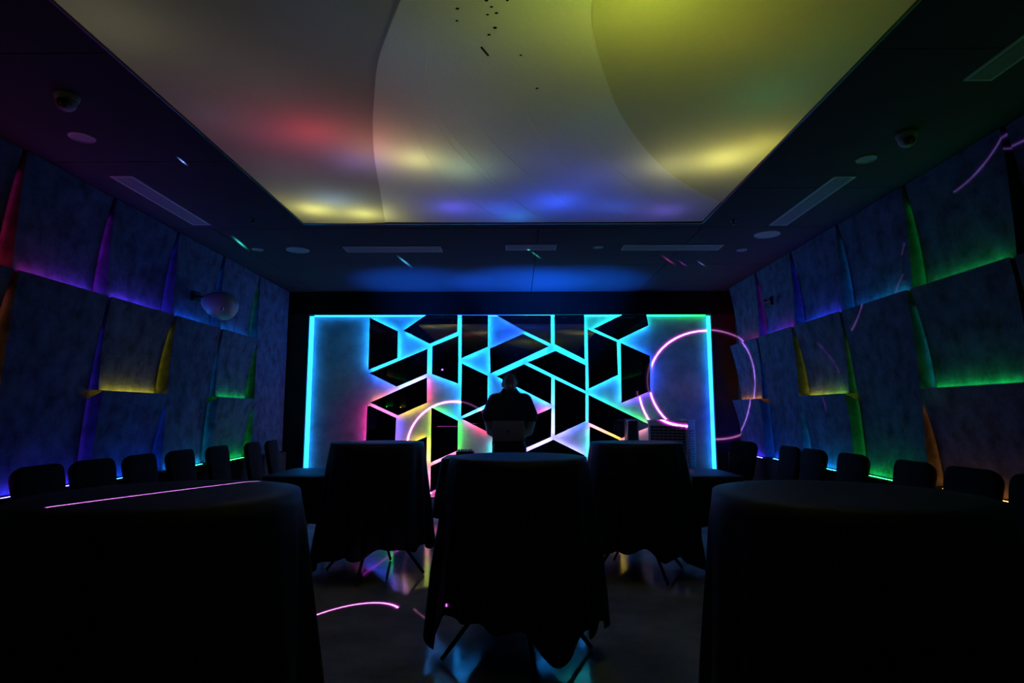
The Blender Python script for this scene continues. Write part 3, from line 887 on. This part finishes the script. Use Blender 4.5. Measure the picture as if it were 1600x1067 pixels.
b.ball((0, 0.02, 1.02), (0.155, 0.10, 0.17), 18, 12)                     # hips
for sx in (-1, 1):
    limb(b, [((sx * 0.17, 0.02, 1.455), 0.058), ((sx * 0.240, 0.03, 1.20), 0.046), ((sx * 0.215, -0.10, 1.10), 0.038), ((sx * 0.115, -0.265, 1.052), 0.027)])
    # hand resting on the keyboard: palm, four fingers, thumb
    wx = sx * 0.105
    b.capsule((wx + sx * 0.008, -0.285, 1.045), 0.020, (wx - sx * 0.012, -0.335, 1.041), 0.021)
    for k, (dx, ln) in enumerate(((-0.030, 0.062), (-0.010, 0.074), (0.010, 0.070), (0.029, 0.055))):
        x0 = wx + sx * dx
        limb(b, [((x0, -0.340, 1.045), 0.0088), ((x0 - sx * 0.003, -0.340 - ln * 0.55, 1.049), 0.0082), ((x0 - sx * 0.006, -0.340 - ln, 1.028), 0.0072)])
    limb(b, [((wx - sx * 0.018, -0.292, 1.039), 0.010), ((wx - sx * 0.045, -0.325, 1.035), 0.0095), ((wx - sx * 0.050, -0.352, 1.029), 0.008)])
    limb(b, [((sx * 0.09, 0.02, 0.95), 0.082), ((sx * 0.105, 0.015, 0.50), 0.056), ((sx * 0.11, 0.045, 0.09), 0.040)])
    b.capsule((sx * 0.11, 0.05, 0.045), 0.035, (sx * 0.125, -0.12, 0.035), 0.032)
blob(b, 'body', M['skin'], pers, 0.0075, 4)
s = MB()
s.ball((0, 0.02, 1.31), (0.215, 0.135, 0.255), 20, 14)
s.ball((0, 0.02, 1.08), (0.185, 0.125, 0.17), 20, 14)
s.capsule((-0.155, 0.02, 1.463), 0.070, (0.155, 0.02, 1.463), 0.070)
for sx in (-1, 1):
    s.capsule((sx * 0.170, 0.02, 1.450), 0.078, (sx * 0.240, 0.03, 1.275), 0.078)
s.capsule((-0.03, 0.01, 1.535), 0.070, (-0.05, 0.02, 1.47), 0.10)
s.capsule((0.03, 0.01, 1.535), 0.070, (0.05, 0.02, 1.47), 0.10)
blob(s, 'shirt', M['shirt'], pers, 0.012, 6)
tr = MB()
tr.ball((0, 0.02, 0.97), (0.172, 0.118, 0.12), 18, 12)
for sx in (-1, 1):
    limb(tr, [((sx * 0.09, 0.02, 0.93), 0.098), ((sx * 0.105, 0.015, 0.50), 0.075), ((sx * 0.11, 0.045, 0.10), 0.062)])
blob(tr, 'trousers', M['trousers'], pers, 0.014, 4)
for sx in (-1, 1):
    sh = MB(); sh.capsule((sx * 0.11, 0.05, 0.046), 0.046, (sx * 0.127, -0.13, 0.042), 0.042)
    blob(sh, 'shoe', M['black_plastic'], pers, 0.01, 3)
h = MB()
h.ball((0, -0.020, 1.672), (0.083, 0.096, 0.088), 20, 14, Rx)
h.ball((0, 0.020, 1.635), (0.078, 0.070, 0.085), 16, 12)
blob(h, 'hair', M['hair'], pers, 0.009, 4)

# ------------------------------------------------------------------ laptop on its riser, small device on the trestle table
t = empty('laptop_riser', (-0.095, 6.42, 0.900)); tag(t, 'black riser lifting the laptop above the cloth', 'stand')
m = MB(); m.box((-0.15, -0.10, 0.138), (0.15, 0.14, 0.146)); m.build('plate', M['black_metal'], t)
for sx in (-1, 1):
    m = MB(); m.bar((sx * 0.14, 0.10, 0.012), (sx * 0.14, -0.06, 0.138), 0.006, 0.012); m.build('leg', M['black_metal'], t)
    m = MB(); m.bar((sx * 0.14, -0.06, 0.012), (sx * 0.14, 0.10, 0.138), 0.006, 0.012); m.build('leg', M['black_metal'], t)
m = MB(); m.bar((-0.14, 0.02, 0.07), (0.14, 0.02, 0.07), 0.008, 0.008); m.build('crossbar', M['black_metal'], t)
t = empty('laptop', (-0.095, 6.40, 1.047)); tag(t, 'open grey laptop with its lid back turned to the viewer', 'laptop')
m = MB(); m.box((-0.172, 0.0, 0.0), (0.172, 0.235, 0.014)); m.build('base', M['silver'], t, bevel=0.004)
m = MB(); m.box((-0.172, -0.006, 0.0), (0.172, 0.0, 0.222)); lid = m.build('lid', M['silver'], t, bevel=0.005)
lid.location = (0, 0.0, 0.012); lid.rotation_euler = (math.radians(14), 0, 0)
m = MB(); m.box((-0.16, 0.0002, 0.012), (0.16, 0.0012, 0.212)); m.build('screen', M['black_plastic'], lid)
m = MB(); m.lathe([(0.014, 0), (0.014, 0.0012)], 20); lg = m.build('emblem', M['black_plastic'], lid)
lg.location = (0, -0.006, 0.105); lg.rotation_euler = (math.radians(90), 0, 0)
m = MB(); m.box((-0.15, 0.03, 0.014), (0.15, 0.13, 0.0155)); m.build('keyboard', M['black_plastic'], t)
m = MB(); m.tube([(-0.16, 0.0, 0.010), (0.16, 0.0, 0.010)], 0.006, 8); m.build('hinge', M['black_plastic'], t)
t = empty('mixer', (-0.54, 6.22, 0.900)); tag(t, 'small dark device at the left end of the trestle table', 'device')
m = MB(); m.box((-0.09, -0.08, 0.0), (0.09, 0.08, 0.065)); m.build('body', M['black_plastic'], t, bevel=0.008)
for k in range(6):
    m = MB(); m.lathe([(0.009, 0.065), (0.008, 0.082)], 10, (-0.065 + 0.026 * k, -0.02, 0)); m.build('knob', M['grey_metal'], t)

# ------------------------------------------------------------------ added blue uplighters, unseen behind the tables, for the glow on the back ceiling
for (ux, uk, aim, lab) in ((-1.52, 0.55, 4, 'added blue beam light hidden behind the left cocktail table'), (0.05, 1.0, 0, 'added blue beam light hidden behind the person'), (1.05, 0.75, -4, 'added blue beam light hidden behind the right cocktail table')):
    t = empty('added_beam_light', (ux, 7.50, 0.0)); tag(t, lab, 'lamp', 'added blue beam lights on the floor')
    m = MB(); m.lathe([(0.09, 0.0), (0.10, 0.02), (0.10, 0.16), (0.085, 0.18), (0.08, 0.165)], 24); m.build('housing', M['black_metal'], t)
    m = MB(); m.lathe([(0.078, 0.166), (0.078, 0.168)], 24); m.c = [CC['b']] * len(m.v); m.build('lens', led_mat('added_beam_lens', 3.0), t, col=True)
    ud = bpy.data.lights.new('added_uplight', 'SPOT'); ud.energy = ADDED_UPLIGHT * uk; ud.color = (0.002, 0.13, 1.0)
    ud.spot_size = math.radians(42); ud.spot_blend = 1.0; ud.shadow_soft_size = 0.05
    uo = bpy.data.objects.new('added_uplight', ud); uo.location = (0, 0, 0.20); uo.rotation_euler = (math.radians(180 - 6), math.radians(aim), 0); link(uo, t)

# ------------------------------------------------------------------ white air cooler
t = empty('air_cooler', (1.985, 7.66, 0), math.radians(-28)); tag(t, 'white box-shaped air cooler with dark grille by the back wall', 'air cooler')
W2, D2, HC = 0.25, 0.22, 1.27
m = MB(); m.box((-W2, -D2, 0.08), (W2, D2, HC - 0.02)); m.build('housing', M['white_plastic'], t, bevel=0.012)
m = MB(); m.box((-W2 - 0.006, -D2 - 0.006, HC - 0.02), (W2 + 0.006, D2 + 0.006, HC)); top = m.build('top_deck', M['white_plastic'], t, bevel=0.006)
m = MB(); m.box((-W2 + 0.04, -D2 + 0.03, HC), (W2 - 0.18, D2 - 0.06, HC + 0.003)); m.build('control_panel', M['black_plastic'], top)
m = MB(); m.lathe([(0.03, HC), (0.028, HC + 0.012), (0.02, HC + 0.013)], 16, (W2 - 0.09, -0.02, 0)); m.build('knob', M['white_plastic'], top)
m = MB(); m.box((-W2 + 0.035, -D2 - 0.004, 0.84), (W2 - 0.03, -D2, HC - 0.075)); gr = m.build('grille', M['black_plastic'], t)
lm = MB(); lm.box((-W2 + 0.04, -D2 - 0.012, -0.004), (W2 - 0.035, -D2 - 0.004, 0.004)); me = lm.mesh('louvre'); me.materials.append(M['white_grille'])
for k in range(9): shared('louvre', me, gr, (0, 0, 0.87 + 0.036 * k))
um = MB(); um.box((-0.004, -D2 - 0.012, 0.845), (0.004, -D2 - 0.004, HC - 0.08)); me = um.mesh('upright'); me.materials.append(M['grille_cloth'])
for k in range(7): shared('upright', me, gr, (-W2 + 0.09 + 0.055 * k, 0, 0))
m = MB(); m.box((W2, -0.15, 0.30), (W2 + 0.004, 0.15, HC - 0.10)); sv = m.build('side_vent', M['white_plastic'], t)
hm = MB(); hm.box((0, -0.012, -0.008), (0.002, 0.012, 0.008)); me = hm.mesh('vent_slot'); me.materials.append(M['black_plastic'])
for r in range(26):
    for c in range(7):
        shared('vent_slot', me, sv, (W2 + 0.004, -0.12 + 0.04 * c, 0.33 + 0.032 * r))
for sx in (-1, 1):
    for sy in (-1, 1):
        m = MB(); m.tube([(sx * 0.19 - 0.012, sy * 0.16, 0.035), (sx * 0.19 + 0.012, sy * 0.16, 0.035)], 0.035, 14); m.box((sx * 0.19 - 0.012, sy * 0.16 - 0.012, 0.05), (sx * 0.19 + 0.012, sy * 0.16 + 0.012, 0.085)); m.build('caster', M['black_plastic'], t)
t = empty('equipment_case', (1.53, 7.98, 0)); tag(t, 'narrow dark upright case beside the white air cooler', 'case')
m = MB(); m.box((-0.075, -0.12, 0.0), (0.075, 0.12, 1.26)); m.build('housing', M['black_plastic'], t, bevel=0.02)
m = MB(); m.tube([(-0.08, -0.12, 0.92), (-0.075, -0.125, 1.10), (-0.065, -0.12, 1.25)], 0.008, 8); m.build('edge_rail', M['grey_metal'], t)

# ------------------------------------------------------------------ wall devices
t = empty('wall_speaker', (-2.99, 5.82, 2.435), math.radians(-8)); tag(t, 'white egg-shaped speaker hung on the left wall', 'speaker')
m = MB(); vs_, fs = [], []
nu, nv = 30, 24
for j in range(nv + 1):
    a = math.pi * j / nv
    x = -math.cos(a)
    rr = math.sin(a) ** 0.85 * (1.0 + 0.22 * x)
    xx = x * 0.205 if x < 0 else 0.205 * (x * 0.80)
    for k in range(nu):
        b_ = 2 * math.pi * k / nu
        vs_.append((xx, rr * 0.135 * math.cos(b_), rr * 0.138 * math.sin(b_)))
for j in range(nv):
    for k in range(nu):
        a = j * nu + k; b_ = j * nu + (k + 1) % nu
        fs.append((a, b_, b_ + nu, a + nu))
m.add(vs_, fs)
eg = m.build('housing', M['egg'], t, smooth=True); eg.rotation_euler = (0, math.radians(16), 0)
m = MB(); vs_, fs = [], []
xr = -0.085
for j, (o, dx) in enumerate(((0.0, -0.003), (0.004, 0.0), (0.0, 0.003))):
    a0 = math.acos(-(xr + dx) / 0.205 * -1) if False else math.acos(0.085 / 0.205)
    rr = math.sin(a0) ** 0.85 * (1.0 + 0.22 * (xr / 0.205))
    for k in range(nu):
        b_ = 2 * math.pi * k / nu
        vs_.append((xr + dx, (rr * 0.135 + o) * math.cos(b_), (rr * 0.138 + o) * math.sin(b_)))
for j in range(2):
    for k in range(nu):
        a = j * nu + k; b_ = j * nu + (k + 1) % nu
        fs.append((a, b_, b_ + nu, a + nu))
m.add(vs_, fs); m.build('seam_ring', M['egg'], eg, smooth=True)
m = MB(); m.box((0.118, -0.130, -0.052), (0.128, -0.112, -0.020)); m.build('port', M['black_plastic'], eg)
m = MB(); m.tube([(-0.29, 0.02, 0.10), (-0.20, 0.01, 0.09), (-0.10, 0, 0.06)], 0.014, 8); m.box((-0.315, -0.03, 0.05), (-0.275, 0.07, 0.15)); m.build('bracket', M['black_metal'], t)

t = empty('wall_bracket', (2.95, 6.80, 2.655)); tag(t, 'empty black cross-shaped bracket on the right wall', 'bracket')
m = MB(); m.box((0.0, -0.035, -0.05), (0.03, 0.035, 0.05)); m.build('plate', M['black_metal'], t)
m = MB(); m.bar((-0.035, -0.11, 0), (-0.035, 0.11, 0), 0.012, 0.016); m.build('crossbar', M['black_metal'], t)
m = MB(); m.tube([(0.0, 0, 0), (-0.07, 0, 0.0)], 0.018, 10); m.build('stub', M['black_metal'], t)

# ------------------------------------------------------------------ laser projector (behind the viewer's left shoulder, seen in the mirrors) and its beams
LP = Vector((-2.097, 0.35, 2.571))
t = empty('laser_projector', LP); tag(t, 'black laser projector seen as a violet spark in the mirrors', 'projector')
m = MB(); m.box((-0.10, -0.30, -0.06), (0.10, -0.05, 0.06)); m.build('housing', M['black_metal'], t, bevel=0.006)
m = MB(); m.bar((0, -0.17, 0.06), (0, -0.17, ZC - LP.z), 0.012, 0.012); m.build('hanger', M['black_metal'], t)
m = MB(); m.ball((0, -0.05, 0), 0.022, 12, 8); m.c = [(0.45, 0.08, 1.0)] * len(m.v)
m.build('lens', led_mat('laser_lens', 60.0), t, col=True)


# each group of beams is one narrow spot whose light is cut into thin circles and arcs by its nodes
PINK, CORE = (0.75, 0.015, 0.75), (0.9, 0.42, 0.78)
class Laser:
    def __init__(s, axis, half_deg, watts=15.0, origin=None):
        s.o = Vector(origin) if origin else LP
        axis = Vector(axis).normalized()
        d = s.ld = bpy.data.lights.new('laser_beam', 'SPOT')
        d.energy = watts; d.shadow_soft_size = 0.0
        d.spot_size = math.radians(2 * half_deg); d.spot_blend = 0.0
        d.use_nodes = True
        s.watts = watts
        s.N = d.node_tree.nodes; s.L = d.node_tree.links
        for n in list(s.N): s.N.remove(n)
        s.out = s.N.new('ShaderNodeOutputLight'); s.em = s.N.new('ShaderNodeEmission')
        s.L.new(s.em.outputs[0], s.out.inputs[0])
        s.dir = s.N.new('ShaderNodeTexCoord').outputs['Normal']
        s.q = axis.to_track_quat('-Z', 'Y')
        s.total = None
        s.obj = bpy.data.objects.new('laser_beam', d)
        s.obj.rotation_euler = s.q.to_euler()
        s.obj.location = s.o - LP
        link(s.obj, LASER_BOX)
    def vm(s, op, a, b=None):
        n = s.N.new('ShaderNodeVectorMath'); n.operation = op
        for i, x in enumerate((a, b)):
            if x is None: continue
            if isinstance(x, (tuple, list, Vector)): n.inputs[i].default_value = x
            else: s.L.new(x, n.inputs[i])
        return n
    def fm(s, op, a, b=None):
        n = s.N.new('ShaderNodeMath'); n.operation = op
        for i, x in enumerate((a, b)):
            if x is None: continue
            if isinstance(x, (int, float)): n.inputs[i].default_value = x
            else: s.L.new(x, n.inputs[i])
        return n.outputs[0]
    def dot(s, v):
        v = s.q.inverted() @ Vector(v).normalized()
        return s.vm('DOT_PRODUCT', s.dir, v).outputs['Value']
    def gauss(s, x, w):
        y = s.fm('DIVIDE', x, w)
        return s.fm('EXPONENT', s.fm('MULTIPLY', s.fm('MULTIPLY', y, y), -1.0))
    def put(s, fac, col):
        n = s.vm('SCALE', tuple(col)); s.L.new(fac, n.inputs['Scale'])
        s.total = n.outputs[0] if s.total is None else s.vm('ADD', s.total, n.outputs[0]).outputs[0]
    def circle(s, axis, ang, mid=None, ext=None, k=1.0, w=0.0010, col=None, core=None):
        th = s.fm('ARCCOSINE', s.fm('MINIMUM', s.dot(axis), 1.0))
        x = s.fm('SUBTRACT', th, ang)
        f1 = s.gauss(x, w); f2 = s.gauss(x, w * 2.6)
        if mid is not None:
            lim = s.fm('GREATER_THAN', s.dot(mid), ext)
            f1 = s.fm('MULTIPLY', f1, lim); f2 = s.fm('MULTIPLY', f2, lim)
        s.put(s.fm('MULTIPLY', f1, k), core or CORE)
        s.put(s.fm('MULTIPLY', f2, k * 0.22), col or PINK)
    def arc(s, p, q, r, k=1.0, w=0.0010, **kw):
        """arc of light through three points of the room"""
        a, b, c = [(Vector(x) - s.o).normalized() for x in (p, q, r)]
        n = (b - a).cross(c - a).normalized()
        if n.dot(a) < 0: n = -n
        mid = (a + b + c).normalized()
        s.circle(n, math.acos(max(-1, min(1, n.dot(b)))), mid, min(a.dot(mid), c.dot(mid)) - 1e-6, k, w, **kw)
    def spot(s, p, col, k=1.0, w=0.0022):
        th = s.fm('ARCCOSINE', s.fm('MINIMUM', s.dot(Vector(p) - s.o), 1.0))
        s.put(s.fm('MULTIPLY', s.gauss(th, w), k), col)
    def done(s):
        s.L.new(s.total, s.em.inputs['Color'])
        s.em.inputs['Strength'].default_value = 12000.0 / s.watts * LASER
LASER_BOX = t
z = Laser((0.50, 0.862, -0.09), 7.5)
z.circle((0.511, 0.855, -0.085), math.acos(0.99665))                       # ring across the right corner
z.circle((0.522, 0.848, -0.090), math.acos(0.9939), (0.428, 0.895, -0.125), 0.9997, k=0.9)
z.done()
z = Laser((0.143, 0.968, -0.206), 6.0)
z.circle((0.143, 0.968, -0.206), math.acos(0.9968))                        # ring low on the mirror wall
z.done()
z = Laser((0.22, 0.84, -0.50), 10.0)
z.circle((0.218, 0.782, -0.584), math.acos(0.9971), (0.206, 0.821, -0.533), 0.99855, k=0.5)
z.arc((-0.72, 4.29, 0), (-0.66, 4.18, 0), (-0.61, 4.10, 0), k=0.02)
z.done()
z = Laser((0.417, 0.657, -0.628), 10.0)
z.arc((-1.25, 1.59, 1.104), (-1.12, 1.90, 1.104), (-0.96, 2.24, 1.104), k=2.0, w=0.0011)
z.done()
# added lamp without a fixture at the mirrors, standing in for a reflected beam
o1 = Vector((-1.455, 8.37, 0.65))
z = Laser(Vector((-1.24, 5.66, 0)) - o1, 8.0, 5.0, o1)
z.arc((-1.29, 5.24, 0), (-1.24, 5.66, 0), (-1.18, 6.13, 0), k=0.03, w=0.003, core=(0.5, 0.05, 0.9))
z.done()
z = Laser((0.77, 0.635, -0.03), 12.0)
z.arc((2.95, 3.45, 3.03), (2.95, 3.59, 2.94), (2.95, 3.89, 2.86), k=0.043)
z.arc((2.95, 4.42, 2.66), (2.955, 4.445, 2.62), (2.95, 4.47, 2.58), k=0.029)
z.arc((2.95, 4.47, 2.43), (2.955, 4.54, 2.37), (2.95, 4.59, 2.31), k=0.029)
z.arc((2.95, 4.99, 2.28), (2.95, 5.08, 2.18), (2.95, 5.2, 2.09), k=0.065)
z.arc((2.95, 5.81, 2.05), (2.95, 5.63, 1.92), (2.95, 5.46, 1.74), k=0.050, core=(0.6, 0.05, 0.75))
z.arc((2.95, 5.75, 1.51), (2.955, 5.735, 1.44), (2.95, 5.72, 1.37), k=0.050, core=(0.6, 0.05, 0.75))
z.arc((2.95, 3.45, 2.96), (2.95, 3.36, 2.956), (2.95, 3.28, 2.95), k=0.043)
z.done()
z = Laser((0.25, 0.96, 0.085), 25.0, 6.0)
z.spot((-2.339, 3.913, ZC), (0.2, 0.4, 1.0), 3.24, 0.0016)
z.spot((-2.864, 5.90, ZC), (0.05, 0.9, 0.6), 8.64, 0.0022)
z.spot((-1.304, 6.67, ZC), (0.1, 0.7, 1.0), 9.72, 0.0020)
z.spot((0.208, 6.377, ZC), (0.05, 0.9, 0.5), 5.40, 0.0014)
z.spot((1.75, 6.639, ZC), (1.0, 0.05, 0.5), 5.40, 0.0014)
z.spot((1.953, 6.786, ZC), (0.6, 0.05, 0.8), 4.32, 0.0010)
z.spot((2.171, 6.788, ZC), (0.3, 0.5, 0.9), 4.32, 0.0010)
z.done()
